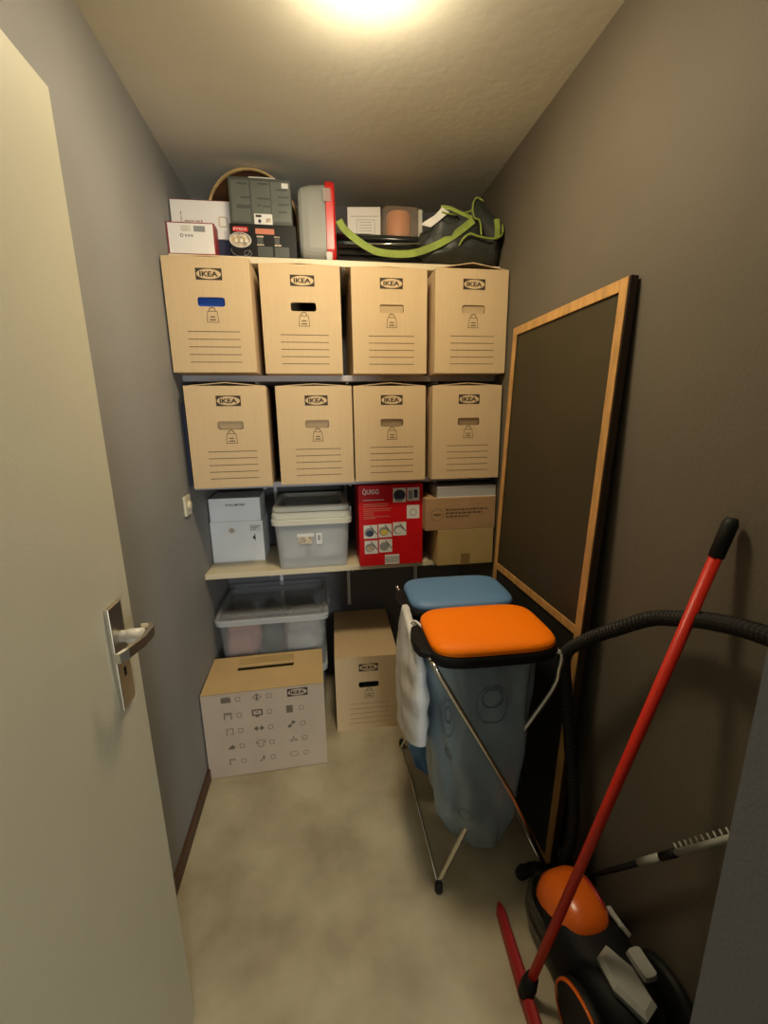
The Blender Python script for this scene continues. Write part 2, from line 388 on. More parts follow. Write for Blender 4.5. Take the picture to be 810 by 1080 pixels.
def ico(k, cx, cy, pr):
    q = lambda P: [(cx+u*.001, cy+v*.001) for u, v in P]
    if k == 0: pr.poly(q([(-20, -12), (20, -12), (20, 10), (-20, 10)]), INKM, M, .0004); pr.rect(cx-.016, cx+.016, cy+.011, cy+.015, INKM, M, .0004)
    elif k == 1: pr.stroke(q([(-15, 0), (0, 16), (18, 0), (0, -16)]), .003, INKM, M, .0004, True); pr.rect(cx-.003, cx+.004, cy-.012, cy+.012, INKM, M, .0005)
    elif k == 2: pr.stroke(q([(-14, -16), (-14, 14), (14, 14), (14, -16)]), .004, INKM, M, .0004); pr.rect(cx-.010, cx+.010, cy+.006, cy+.010, INKM, M, .0004)
    elif k == 3: pr.stroke(q([(-19, -10), (19, -10), (19, 14), (-19, 14)]), .007, INKM, M, .0004, True); pr.rect(cx-.008, cx+.008, cy-.020, cy-.012, INKM, M, .0004); pr.text('W', .010, INKM, M @ T(cx, cy+.003, .0005), bold=.03)
    elif k == 4: pr.rect(cx-.014, cx+.014, cy-.018, cy+.018, INKM, M, .0004)
    elif k == 5: pr.stroke(q([(-12, -16), (-12, 14), (13, 14), (13, -14), (2, -14)]), .003, INKM, M, .0004)
    elif k == 6:
        for d in (-11, 11): pr.poly(q([(d-11, 0), (d, -12), (d+11, 0), (d, 12)]), INKM, M, .0004)
    elif k == 7:
        for d, e in ((-8, -9), (8, 9)): pr.poly(q(circ(d, e, 8)), INKM, M, .0004)
        pr.stroke(q([(-8, -9), (8, 9)]), .005, INKM, M, .0005)
    elif k == 8: pr.poly(q([(-16, -10), (10, -12), (16, 0), (4, 10), (-6, 2)]), INKM, M, .0004)
    elif k == 9: pr.stroke(q([(-10, -16), (-10, 6), (-20, 2), (-16, 14), (-6, 16), (6, 16), (16, 14), (20, 2), (10, 6), (10, -16)]), .0025, INKM, M, .0004, True)
    elif k == 10: pr.stroke(q([(-16, -8), (16, -8), (8, 0), (0, 3), (0, 12), (4, 14)]), .003, INKM, M, .0004); pr.stroke(q([(-16, -8), (0, 3)]), .003, INKM, M, .0004)
    elif k == 11: pr.stroke(q([(-12, -14), (-12, 14), (8, 14)]), .004, INKM, M, .0004); pr.stroke(q([(2, 6), (8, 14), (2, 14)]), .003, INKM, M, .0004)
    elif k == 12: pr.poly(q([(-14, -14), (-2, -14), (6, 14), (10, 14), (10, -10), (2, -2)]), INKM, M, .0004)
    else: pr.stroke(q(circ(0, 0, 17, 12, 18)), .002, INKM, M, .0004, True)
rows = [(.378, ((.090, 0, .138), (.215, 1, .265))),
        (.302, ((.092, 2, .138), (.212, 3, .262), (.346, 4, .396))),
        (.226, ((.094, 5, .138), (.214, 6, .262), (.350, 7, .398))),
        (.150, ((.094, 8, .138), (.216, 9, .262), (.354, 10, .402))),
        (.074, ((.094, 11, .138), (.216, 12, .262), (.354, 13, .404)))]
for v, cs in rows:
    for u, k, uc in cs:
        pr = MB(); ico(k, u+.008, v, pr); pr.build('printed_icon', mv)
        MB().stroke(rrect(uc+.008, v, .018, .020, .003, 2), .0022, INKM, M, .0004, True).build('printed_checkbox', mv)

# ------------------------------------------------------------------ third shelf goods
wt = thing('white_carton', 'white carton with small dark lettering at the left end of the lowest shelf', 'box', (-.416, 2.10, .836), 0)
w0 = .245
MB().box(-w0/2, w0/2, -.05, .15, 0, .205, WHITEB, bev=.002).box(-w0/2+.003, w0/2-.006, -.046, .146, .205, .318, WHITEB, bev=.002).build('carton_body', wt)
M = FR(-w0/2, -.0504, 0); pr = MB()
pr.text('PHILLMORE', .011, INKM, M @ T(.125, .286, .004-.004), w=.088, bold=.01)
pr.rect(.182, .236, .150, .186, WHITEI, M, .0002)
for k in range(3): pr.rect(.186, .232-.01*k, .176-.008*k, .180-.008*k, GREYI, M, .0005)
pr.poly(circ(.098, .160, .014, .012), PALE, M, .0002)
pr.poly([(.192, .120), (.206, .110), (.206, .134)], INK, M, .0004); pr.rect(.203, .207, .106, .138, INK, M, .0005)
o = pr.build('printed_text', wt); o.location.y = -.001

def tub(name, label, w, d, h, loc, mbody, mlid, lidh, rz=0., taper=.018, lift=0., domed=False, rimmat=None, label_patch=False):
    t = thing(name, label, 'storage tub', loc, rz)
    R = lambda w_, d_, z, r=.03: [(x, y, z) for x, y in rrect(0, 0, w_, d_, r, 4)]
    b = MB(); tt = taper
    outer = [R(w-2*tt, d-2*tt, 0, .02), R(w-2*tt, d-2*tt, .004, .025), R(w-.012, d-.012, h-.03), R(w-.012, d-.012, h-.004)]
    inner = [R(w-.018, d-.018, h-.004), R(w-2*tt-.006, d-2*tt-.006, .010, .022)]
    b.loft(outer+inner, mbody, smooth=False); b.build('tub_body', t)
    r = MB(); r.loft([R(w-.012, d-.012, h-.034), R(w+.010, d+.010, h-.030), R(w+.014, d+.014, h-.006), R(w+.010, d+.010, h-.002), R(w-.016, d-.016, h-.002), R(w-.014, d-.014, h-.034)], rimmat or mbody, cap0=False, cap1=False, smooth=False)
    r.build('tub_rim', t)
    if lidh > 0:
        l = MB()
        l.loft([R(w-.04, d-.04, h), R(w+.006, d+.006, h), R(w+.006, d+.006, h+lidh*.55), R(w-.004, d-.004, h+lidh), R(w-.040, d-.040, h+lidh), R(w-.05, d-.05, h+lidh*.5), R(w-.04, d-.04, h)], mlid, cap0=False, cap1=False, smooth=False)
        l.box(-w/2+.024, w/2-.024, -d/2+.024, d/2-.024, h+lidh*.3, h+lidh*.45, CLEART)
        o = l.build('tub_lid', t)
        for sx in (-1, 1):
            MB().box(sx*(w/2+.008)-.007, sx*(w/2+.008)+.007, -.05, .05, h-.025, h+lidh*.6, mlid, bev=.003).build('lid_clip', t)
    return t
def lump(name, label, loc, size, m, seed=0, amp=.25, cat='bundle', rz=0.):
    bm = bmesh.new(); bmesh.ops.create_icosphere(bm, subdivisions=4, radius=.5)
    for v in bm.verts:
        p = v.co.copy(); n = noise.noise(p*3.2+Vector((seed, 0, 0)))*amp + noise.noise(p*8+Vector((0, seed, 0)))*amp*.35
        q = p*(1+n); q = Vector([math.copysign(abs(c*2)**.62/2, c) for c in q])
        v.co = Vector((q.x*size[0], q.y*size[1], q.z*size[2]))
    z0 = min(v.co.z for v in bm.verts)
    for v in bm.verts: v.co.z -= z0
    o = MB().addbm(bm, m, None, True).build(name, loc=loc, rz=rz)
    return tag(o, label, cat)

t1 = tub('storage_tub', 'clear storage tub with milky lid on the lowest shelf', .352, .40, .243, (-.052, 2.078, .837), CLEAR, CLEARL, .028, rimmat=CLEARL)
# paper label on the tub
pr = MB(); M = FR(-.07, -.192, .12)
pr.rect(0, .076, .034, .050, WHITEI, M); pr.rect(.004, .066, .0, .034, PALE, M); pr.rect(.086, .112, -.004, .050, WHITEI, M); pr.rect(.093, .104, .015, .040, GREYI, M, .0004)
pr.build('paper_label', t1)
lump('cloth_bundle', 'pale bundle seen inside the right half of the milky-lidded tub', (.005, 2.06, .850), (.17, .26, .17), PALEC, 3)
lump('cloth_bundle', 'grey bundle seen inside the left half of the milky-lidded tub', (-.145, 2.08, .850), (.12, .28, .15), PALEC, 9)
# a second lid lying on it
ld = MB(); R_ = lambda w_, d_, z, r=.03, dz=0.: [(x, y, z + dz*(y+.2)) for x, y in rrect(0, 0, w_, d_, r, 4)]
ld.loft([R_(.335, .37, .0), R_(.345, .38, .002), R_(.345, .38, .020), R_(.33, .365, .026), R_(.30, .33, .026), R_(.29, .32, .006), R_(.30, .33, 0.0)], CLEARL, cap0=False, cap1=False, smooth=False)
ld.box(-.148, .148, -.163, .163, .003, .006, CLEART)
o = ld.build('loose_lid', loc=(-.052, 2.075, 1.109)); tag(o, 'spare milky lid lying on top of the tub on the lowest shelf', 'lid')

# red carton
rq = thing('red_carton', 'red appliance carton with white lettering and small photos on the lowest shelf', 'box', (.312, 1.87+.10, .836), 0)
rw, rh = .300, .384
MB().box(-rw/2, rw/2, -.10, .12, 0, rh, REDQ, bev=.0015).build('carton_body', rq)
M = FR(-rw/2, -.1006, 0); pr = MB()
fu = lambda x: (x-55)/705*rw
fv = lambda y: rh-(y-120)/840*rh
pr.text('QUIGG', .026, WHITEI, M @ T(fu(185), fv(188), .0004), w=.075, bold=.02)
pr.rect(fu(108), fu(122), fv(155), fv(148), WHITEI, M, .0006)
for y, x1 in ((268, 330), (312, 380), (330, 370), (358, 410), (378, 400), (398, 215), (418, 220), (440, 395), (456, 235)):
    pr.rect(fu(105), fu(x1), fv(y+3), fv(y-3), SALMON if y > 270 else WHITEI, M, .0004)
def pic(x0, x1, y0, y1, kind):
    pr.rect(fu(x0), fu(x1), fv(y1), fv(y0), WHITEI, M, .0004); cx, cy, w = fu((x0+x1)/2), fv((y0+y1)/2), fu(x1)-fu(x0)
    if kind == 'dark': pr.poly(circ(cx, cy, w*.46, w*.42), DKBL, M, .0008); pr.rect(cx-w*.3, cx+w*.2, cy-w*.5, cy-w*.3, GREYI, M, .0010)
    elif kind == 'jug': pr.rect(cx-w*.4, cx-w*.05, cy-w*.4, cy+w*.3, GREYI, M, .0008); pr.rect(cx+w*.05, cx+w*.35, cy-w*.3, cy+w*.35, DKBL, M, .0008)
    elif kind == 'dial': pr.stroke(circ(cx, cy-w*.05, w*.26), .003, GREYI, M, .0008, True)
    else:
        pr.poly(circ(cx-w*.10, cy-w*.05, w*.36, w*.34), GREYI, M, .0008)
        pr.poly(circ(cx-w*.06, cy-w*.12, w*.28, w*.22), kind, M, .0012)
        pr.stroke([(cx, cy+w*.42), (cx+w*.45, cy-w*.2)], .004, INK, M, .0016)
pic(430, 572, 155, 300, 'dark'); pic(585, 722, 155, 290, 'jug'); pic(582, 722, 335, 475, 'dial')
pic(103, 253, 525, 665, DKBL); pic(265, 413, 520, 660, YEL); pic(427, 575, 508, 648, WHITEI); pic(110, 255, 688, 828, PALE); pic(270, 415, 680, 820, GREYI)
pr.rect(fu(333), fu(495), fv(952), fv(848), WHITEI, M, .0004)
for k in range(5): pr.rect(fu(335), fu(493), fv(880+14*k), fv(873+14*k), GREYI, M, .0008)
pr.build('printed_panel', rq, label='white lettering, small photos and barcode')

# cartons at right
b3 = thing('brown_carton', 'plain tan carton with a patch of brown tape, bottom of the stack beside the blackboard', 'box', (.655, 1.93, .836), 0)
MB().box(-.135, .135, -.12, .24, 0, .172, CARDP, bev=.002).build('carton_body', b3)
MB().rect(-.022, .022, .0, .055, TAPE, FR(.0, -.1212, .0)).build('parcel_tape', b3)
b2 = thing('brown_carton', 'flat brown carton with a round stamp, middle of the stack beside the blackboard', 'box', (.627, 1.93, 1.009), 0)
MB().box(-.167, .167, -.12, .24, 0, .150, CARDD, bev=.002).build('carton_body', b2)
M = FR(-.167, -.1208, 0); pr = MB(); pr.stroke(circ(.055, .074, .028), .0018, INKL, M, 0, True); pr.rect(.038, .074, .070, .078, INKL, M, .0003)
for k, (u1, a) in enumerate(((.30, .004), (.27, .004), (.21, .004))):
    u = .095
    while u < u1:
        w = random.uniform(.010, .024); pr.rect(u, min(u+w, u1), .095-.016*k-a, .095-.016*k+a, INKL, M); u += w+.004
pr.build('printed_text', b2)
b1 = thing('flat_carton', 'silver-grey flat carton on top of the two brown cartons', 'box', (.657, 1.93, 1.160), 0)
MB().box(-.139, .139, -.11, .22, 0, .050, SILV, bev=.002).build('carton_body', b1)
MB().box(-.1395, .1395, -.111, -.1095, .0455, .0505, WHITEI).box(-.1395, .1395, -.111, -.1095, 0, .003, WHITEI).build('white_edge', b1)

# ------------------------------------------------------------------ big clear tubs on the floor
tub('storage_tub', 'big clear tub standing on the floor behind the moving box, under another tub', .500, .40, .322, (-.268, 2.10, 0), CLEARD, CLEARD, 0., rimmat=CLEARR, rz=.0)
tub('storage_tub', 'big clear lidded tub stacked on another tub under the lowest shelf', .520, .40, .275, (-.262, 2.10, .325), CLEARD, CLEARD, .024, rimmat=CLEARR, rz=.0)
lump('cloth_bundle', 'pink bundle inside the left of the big upper tub', (-.42, 2.02, .340), (.16, .2, .20), PINK, 2)
lump('cloth_bundle', 'pale grey bundle inside the right of the big upper tub', (-.125, 2.06, .340), (.20, .26, .20), PALEC, 12)
lump('cloth_bundle', 'dark bundle in the middle of the big upper tub', (-.29, 2.14, .340), (.10, .2, .19), DARKC, 15)
lump('cloth_bundle', 'blue bundle inside the bottom tub on the floor', (-.14, 2.04, .012), (.22, .25, .26), BLUC, 22)
lump('dark_bundle', 'dark bundle inside the left of the bottom tub on the floor', (-.38, 2.06, .012), (.22, .25, .24), DARKC, 25)

# ------------------------------------------------------------------ top shelf goods
ZT = 2.146
r1 = thing('white_carton', 'small white carton with dark red edges at the front left of the top shelf', 'box', (-.452, 1.897, ZT), -.02)
b = MB(); b.box(-.088, .088, 0, .06, 0, .112, REDC, bev=.001); b.build('carton_body', r1)
M = FR(-.088, -.0004, 0); pr = MB(); pr.rect(.005, .171, .004, .108, WHITEC, M)
pr.rect(.100, .142, .080, .100, GREYI, M, .0004)
for k in range(3): pr.rect(.052, .088, .082+.007*k, .085+.007*k, PALE, M, .0004)
pr.stroke(circ(.054, .066, .005), .0022, INK, M, .0004, True)
for k in range(3): pr.rect(.066+.011*k, .073+.011*k, .062, .070, GREYI, M, .0004)
pr.build('printed_panel', r1, label='white front panel with small barcode and marks')
nb = MB().box(-.112, .112, 0, .058, 0, .080, NAVY, bev=.004).build('navy_carton', loc=(-.425, 1.965, ZT)); tag(nb, 'navy carton behind the small white carton on the top shelf', 'box')
r2 = thing('white_carton', 'wider white carton with a yellow square mark, behind and above the dark red edged one', 'box', (-.421, 1.963, ZT+.081), -.02)
MB().box(-.115, .115, 0, .058, 0, .135, WHITEC, bev=.0015).box(-.115, .115, .001, .057, .133, .1365, REDC).build('carton_body', r2)
M = FR(-.115, -.0006, 0); pr = MB(); pr.stroke(rrect(.196, .062, .030, .034, .006, 3), .003, WOOD, M, 0, True)
pr.rect(.050, .108, .058, .064, PALE, M); pr.rect(.112, .117, .056, .067, PINK, M); pr.rect(.036, .040, .058, .094, PALE, M)
pr.build('printed_marks', r2)
# round tray leaning behind
tr = thing('round_tray', 'round dark tray with a pale wooden rim leaning behind the black and grey cartons', 'tray', (-.232, 2.068, ZT), 0)
rot = T(0, .0, .186) @ Rx(PI/2+.25)
b = MB(); b.lathe([(.180, -.018), (.180, -.010)], WOODD, rot, 48); b.build('tray_face', tr)
b = MB(); b.lathe([(.179, -.028), (.187, -.028), (.189, -.010), (.187, .010), (.179, .010), (.179, -.028)], WOOD, rot, 48, cap=False); b.build('tray_rim', tr)
# black PYREX carton and grey carton
pk = thing('black_carton', 'black glassware carton with a red oval logo at the front of the top shelf', 'box', (-.182, 1.912, ZT), 0)
MB().box(-.127, .127, 0, .085, 0, .122, BLKC, bev=.001).build('carton_body', pk)
M = FR(-.127, -.0006, 0); pr = MB()
g = lambda x: (x-70)/(515-70)*.254
h_ = lambda y: (612-y)/(612-385)*.122
pr.poly(rrect(g(140), h_(422), g(192)-g(88), h_(405)-h_(438), .007, 5), REDL, M, .0002)
pr.text('PYREX', .009, WHITEI, M @ T(g(140), h_(422), .0006), w=.050, bold=.005)
pr.rect(g(240), g(367), h_(448), h_(412), SALMON, M, .0002)
pr.poly(circ(g(135), h_(495), .040, .024), PALE, M, .0002); pr.stroke(circ(g(135), h_(492), .041, .026), .003, WHITEI, M, .0004, True)
for k in range(6): pr.poly(circ(g(92+17*k), h_(490+6*(k % 2)), .006, .007, 8), WHITEI if k % 2 else WOOD, M, .0006)
pr.stroke(circ(g(132), h_(556), .036, .024, 16, PI, 2*PI), .002, GREYI, M, .0004); pr.stroke(circ(g(180), h_(580), .014, .010), .002, GREYI, M, .0004, True)
for x0, x1, y0, y1 in ((246, 292, 460, 470), (365, 402, 460, 470), (246, 292, 515, 524), (365, 410, 515, 524)): pr.rect(g(x0), g(x1), h_(y1), h_(y0), PALE, M, .0002)
for x0, x1, y0, y1 in ((248, 288, 475, 512), (366, 400, 475, 512), (248, 350, 530, 598), (364, 462, 530, 598)): pr.rect(g(x0), g(x1), h_(y1), h_(y0), GREYD, M, .0002)
pr.rect(g(430), g(503), h_(614), h_(606), WHITEI, M, .0002)
pr.build('printed_panel', pk, label='red oval logo, glass bowl picture and grey text blocks')
gk = thing('grey_carton', 'grey-green carton printed in three columns, standing on the black carton', 'box', (-.184, 1.914, ZT+.123), 0)
gw, gh = .236, .160
MB().box(-gw/2, gw/2, 0, .075, 0, gh, GREYD, bev=.001).build('carton_body', gk)
M = FR(-gw/2, -.0006, 0); pr = MB()
g = lambda x: (x-52)/(475-52)*gw
h_ = lambda y: (385-y)/(385-92)*gh
for x0, x1 in ((66, 190), (202, 328), (336, 466)): pr.rect(g(x0), g(x1), h_(372), h_(112), GREYP, M, .0002)
for x0, x1, y in ((110, 180, 132), (130, 196, 218), (96, 190, 270), (100, 188, 282), (250, 320, 128), (240, 324, 220), (240, 262, 265), (275, 325, 268), (370, 450, 160), (385, 460, 205), (380, 455, 252), (350, 460, 368), (380, 440, 300)):
    pr.rect(g(x0), g(x1), h_(y+7), h_(y-5), GREYD, M, .0005)
pr.rect(g(212), g(336), h_(385), h_(318), WHITEI, M, .0006); pr.rect(g(222), g(262), h_(340), h_(325), INK, M, .0009); pr.poly(circ(g(248), h_(365), .006, .007), DKBL, M, .0009); pr.rect(g(290), g(325), h_(372), h_(345), PALE, M, .0009)
pr.rect(g(412), g(456), h_(150), h_(118), WHITEI, M, .0008)
pr.build('printed_panel', gk, label='three columns of print and a small white picture')
pt = MB().box(-.05, .05, 0, .002, 0, .003, WHITEI); pt.build('white_seam', gk, loc=(.01, -.001, gh-.001))

# frosted tub standing on end with a red lid
fz = thing('frosted_tub', 'frosted plastic tub standing on end with its red lid to the right', 'storage tub', (.022, 1.915, ZT), 0)
Q = lambda w_, d_, x, r: [(x, .085+u, .150+v) for u, v in rrect(0, 0, d_, w_, r, 5)]
b = MB(); b.loft([Q(.200, .10, -.067, .03), Q(.235, .125, -.063, .035), Q(.262, .142, -.050, .04), Q(.278, .150, -.025, .042), Q(.288, .160, .050, .045), Q(.28, .152, .050, .042), Q(.262, .135, -.052, .036), Q(.246, .122, -.060, .032)], FROST, smooth=False)
b.build('tub_body', fz)
b = MB(); b.loft([Q(.292, .168, .044, .045), Q(.306, .180, .046, .048), Q(.308, .182, .074, .05), Q(.300, .172, .082, .047), Q(.27, .14, .083, .04)], REDL, smooth=False)
b.build('tub_lid', fz, label='red clip lid')
MB().box(.034, .066, -.008, -.003, .215, .262, FROST, bev=.002).build('lid_clip', fz)
MB().box(.040, .066, -.008, -.003, .004, .035, FROST, bev=.002).build('lid_clip', fz)

# bundle of folded black poles with a green strap
pb = thing('folded_pole_bundle', 'bundle of folded black metal poles lying along the top shelf', 'camping gear', (.30, 1.97, ZT), 0)
R0 = [((-.19, -.055, .012), (.45, -.055, .014), .011), ((-.19, -.050, .036), (.44, -.05, .034), .011), ((-.19, -.045, .061), (.43, -.05, .074), .009),
      ((-.19, -.02, .104), (.40, -.03, .100), .012), ((-.19, -.01, .080), (.40, -.01, .084), .010), ((-.19, .03, .014), (.45, .03, .014), .012), ((-.19, .06, .045), (.44, .05, .045), .013),
      ((-.19, .09, .098), (.42, .08, .098), .014), ((-.19, .03, .085), (.42, .03, .082), .013), ((-.19, .1, .014), (.44, .1, .014), .012), ((-.19, .11, .06), (.44, .11, .06), .013), ((-.19, .0, .118), (.36, .0, .118), .010)]
for a, c, r in R0: MB().tube([a, c], r, BLACKT, 12).build('pole', pb)
MB().tube([(-.1, -.064, .066), (.05, -.070, .072), (.30, -.070, .084)], .003, CHROME, 8).build('thin_rod', pb)
MB().box(-.195, .40, -.02, .24, .022, .122, FABRIC, bev=.01).build('dark_cover', pb)
# bag
bg = thing('black_bag', 'black nylon bag with lime green trim at the right end of the top shelf', 'bag', (.60, 1.94, ZT), 0)
rings = []
prof0 = [(-.155, .015, .03, .09), (-.14, .05, .045, .115), (-.08, .085, .085, .175), (-.02, .095, .090, .185), (.06, .090, .085, .185), (.12, .085, .090, .19), (.165, .08, .080, .175), (.188, .06, .06, .15), (.195, .02, .03, .10)]
prof = []
for p_, q_ in zip(prof0, prof0[1:]):
    for k in range(4): prof.append(tuple(p_[j]+(q_[j]-p_[j])*k/4 for j in range(4)))
prof.append(prof0[-1])
for x, dy, dz, top in prof:
    rg = []
    for k in range(56):
        a = 2*PI*k/56; c, s_ = math.cos(a), math.sin(a)
        y = math.copysign(abs(c)**.7, c)*dy; z = max(.002, top/2+math.copysign(abs(s_)**.7, s_)*top/2)
        n = noise.noise(Vector((x*14, y*16, z*22)))*.034 + abs(noise.noise(Vector((x*30, y*20, z*34))))*-.020
        rg.append((x, y*(1+n*6)-.0, max(.001, z+n*(z/.1 if z < .1 else 1))))
    rings.append(rg)
MB().loft(rings, FABRIC).build('bag_body', bg)
fl = MB()   # standing fold of the mouth
A = [(.050, .215), (.066, .226), (.085, .222), (.12, .19), (.155, .155), (.165, .13)]
fl.loft([[(x, -.10, z), (x+.01, -.085, z+.004), (x+.012, .02, z-.01), (x, .03, z-.06), (x-.01, -.02, z-.09), (x-.004, -.095, z-.075)] for x, z in A], FABRIC)
fl.build('bag_flap', bg)
def curve(pts, n=8):
    P = [Vector(p) for p in pts]; out = []
    for i in range(len(P)-1):
        p0 = P[max(i-1, 0)]; p1 = P[i]; p2 = P[i+1]; p3 = P[min(i+2, len(P)-1)]
        for k in range(n):
            t = k/n; out.append(.5*((2*p1)+(p2-p0)*t+(2*p0-5*p1+4*p2-p3)*t*t+(3*p1-p0-3*p2+p3)*t**3))
    out.append(P[-1]); return out
OFF = Vector((.60, 1.94, ZT))
w2l = lambda P: [Vector(p)-OFF for p in P]
MB().tube(curve(w2l([(.694, 1.835, 2.362), (.666, 1.832, 2.371), (.652, 1.832, 2.350), (.651, 1.832, 2.326), (.660, 1.832, 2.299), (.681, 1.832, 2.290), (.691, 1.835, 2.241)])), .0035, LIME, 8).build('trim_piping', bg)
MB().tube(curve(w2l([(.600, 1.842, 2.200), (.615, 1.838, 2.224), (.643, 1.835, 2.242), (.683, 1.835, 2.234), (.745, 1.835, 2.229), (.775, 1.838, 2.241), (.786, 1.845, 2.262), (.785, 1.85, 2.287)])), .004, LIME, 8).build('trim_piping', bg)
MB().tube(curve(w2l([(.53, 1.86, 2.325), (.57, 1.855, 2.318), (.62, 1.85, 2.322), (.655, 1.84, 2.330)])), .0035, LIME, 8).build('trim_piping', bg)
MB().ribbon(w2l([(.752, 1.832, 2.300), (.756, 1.828, 2.265), (.758, 1.832, 2.233)]), .022, LIME).build('webbing_loop', bg)
MB().ribbon(curve(w2l([(.115, 1.872, 2.281), (.133, 1.868, 2.252), (.17, 1.866, 2.222), (.219, 1.866, 2.192), (.265, 1.866, 2.174), (.335, 1.866, 2.168), (.415, 1.866, 2.174), (.495, 1.862, 2.199), (.555, 1.85, 2.226), (.615, 1.84, 2.263), (.655, 1.835, 2.293)]), 5), .027, LIME).build('carry_strap', bg, label='long lime green strap hanging in a loop')
MB().ribbon(curve(w2l([(.527, 1.865, 2.345), (.559, 1.852, 2.338), (.592, 1.842, 2.322), (.650, 1.836, 2.300)]), 5), .014, LIME).build('webbing_loop', bg)
MB().add([(.443, 1.862, 2.277), (.487, 1.862, 2.270), (.562, 1.858, 2.326), (.531, 1.858, 2.342), (.50, 1.859, 2.312), (.455, 1.862, 2.286),
          (.443, 1.863, 2.277), (.487, 1.863, 2.270), (.562, 1.859, 2.326), (.531, 1.859, 2.342), (.50, 1.860, 2.312), (.455, 1.863, 2.286)],
         [(0, 1, 2, 3, 4, 5), (11, 10, 9, 8, 7, 6)]+[(i, i+6, (i+1) % 6+6, (i+1) % 6) for i in range(6)], WHITEC).build('paper_tag', bg, loc=tuple(-OFF), label='white paper care tag')
# small white carton and container on the poles
sc = thing('white_carton', 'small cream carton with fine print lying on the black poles', 'box', (.237, 2.06, ZT+.123), -.12)
b = MB(); b.box(-.072, .072, 0, .11, 0, .145, WHITEC, bev=.001); b.build('carton_body', sc)
M = FR(-.072, -.0006, 0); pr = MB(); pr.rect(.014, .134, .108, .1095, INKM, M); pr.stroke([(.040, .03), (.040, .095), (.118, .095), (.118, .03)], .0012, INKM, M)
for k in range(5): pr.rect(.05, .105, .04+.011*k, .042+.011*k, GREYI, M)
pr.build('printed_text', sc)
cc = thing('clear_container', 'clear box with copper orange contents lying on the black poles', 'container', (.412, 2.06, ZT+.123), 0)
MB().loft([[(x, y+.07, z) for x, y in rrect(0, 0, w, .13, .03, 5)] for w, z in ((.172, 0), (.180, .01), (.180, .150), (.172, .158))], GLASSD, smooth=False).build('container_body', cc)
MB().lathe([(.050, .004), (.056, .02), (.056, .142), (.052, .150)], COPPER, T(-.01, .068, 0)).build('copper_roll', cc)
MB().box(.070, .088, .004, .012, .004, .15, CLEARL, bev=.002).build('container_edge', cc)

# ------------------------------------------------------------------ blackboard leaning at right
th = math.atan2(.070, 1.85)
bb = thing('blackboard', 'tall wood framed blackboard leaning against the right wall', 'blackboard', (.700, 1.345, .002), 0)
ML = Ry(th)   # local: board stands along z, face toward -x
HB, WB = 1.852, .632; t_ = .026
def addb(mb, y0, y1, z0, z1, x0, x1, m): mb.box(x0, x1, y0, y1, z0, z1, m, ML, .001)
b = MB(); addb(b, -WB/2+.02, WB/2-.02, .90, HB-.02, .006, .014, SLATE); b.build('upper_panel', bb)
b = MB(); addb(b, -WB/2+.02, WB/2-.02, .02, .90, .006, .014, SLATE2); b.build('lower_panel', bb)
fwid = .030
b = MB()
addb(b, -WB/2, -WB/2+fwid, 0, HB, 0, .004, WOODF); addb(b, WB/2-fwid, WB/2, 0, HB, 0, .004, WOODF)
addb(b, -WB/2+fwid, WB/2-fwid, HB-fwid, HB, 0, .004, WOODF); addb(b, -WB/2+fwid, WB/2-fwid, 0, fwid, 0, .004, WOODF)
addb(b, -WB/2+fwid, WB/2-fwid, .872, .900, 0, .004, WOODF); b.build('wood_frame', bb, label='pine coloured frame with a cross rail')
b = MB(); addb(b, -WB/2-.002, -WB/2+.010, 0, HB+.002, .004, t_, EDGE); addb(b, WB/2-.010, WB/2+.002, 0, HB+.002, .004, t_, EDGE); addb(b, -WB/2, WB/2, HB-.010, HB+.002, .004, t_, EDGE); addb(b, -WB/2, WB/2, 0, .01, .004, t_, EDGE)
addb(b, -WB/2, WB/2, .01, HB-.01, .0145, .018, EDGE)
b.build('dark_edge', bb, label='dark brown outer edge')

# ------------------------------------------------------------------ double bag stand
st = thing('bin_bag_stand', 'folding chrome stand with two lids holding blue rubbish bags', 'bin stand', (.49, 1.30, 0), 0)
L0 = Vector((.49, 1.30, 0))
loc = lambda P: [Vector(p)-L0 for p in P]
ZR = .845; r_ = .0075
for y in (1.018, 1.675):
    s = 1 if y < 1.3 else -1
    sl = lambda P: [(a_, b_-(.110*c_/.85 if s < 0 else 0), c_) for a_, b_, c_ in P]
    MB().tube(curve(loc(sl([(.287, y+.02*s, ZR-.004), (.289, y+.000*s, ZR-.006), (.305, y-.012*s, ZR-.035), (.494, y-.018*s, .458), (.568, y-.016*s, .305), (.668, y-.006*s, .075), (.688, y-.002*s, .020)])), 5), r_, CHROME, 10).build('leg', st)
    MB().tube(curve(loc(sl([(.655, y+.02*s, ZR-.004), (.674, y+.003*s, ZR-.008), (.672, y+.006*s, ZR-.06), (.655, y+.014*s, .70), (.50, y+.024*s, .435), (.330, y+.024*s, .050), (.318, y+.026*s, .022)])), 5), r_, CHROME, 10).build('leg', st)
for x in (.318, .686):
    MB().tube(loc([(x, 1.024, .018), (x, 1.665, .018)]), .0045, CHROME, 8).build('floor_rail', st)
    for y in ((1.035, 1.665) if x < .5 else (1.020, 1.660)): MB().lathe([(.010, 0), (.013, .003), (.013, .028), (.009, .036)], BLACKR, T(x-.49, y-1.30, .001)).build('rubber_foot', st)
for x in (.287, .668): MB().tube(loc([(x, 1.03, ZR-.004), (x, 1.545, ZR-.004)]), r_, CHROME, 10).build('top_rail', st)
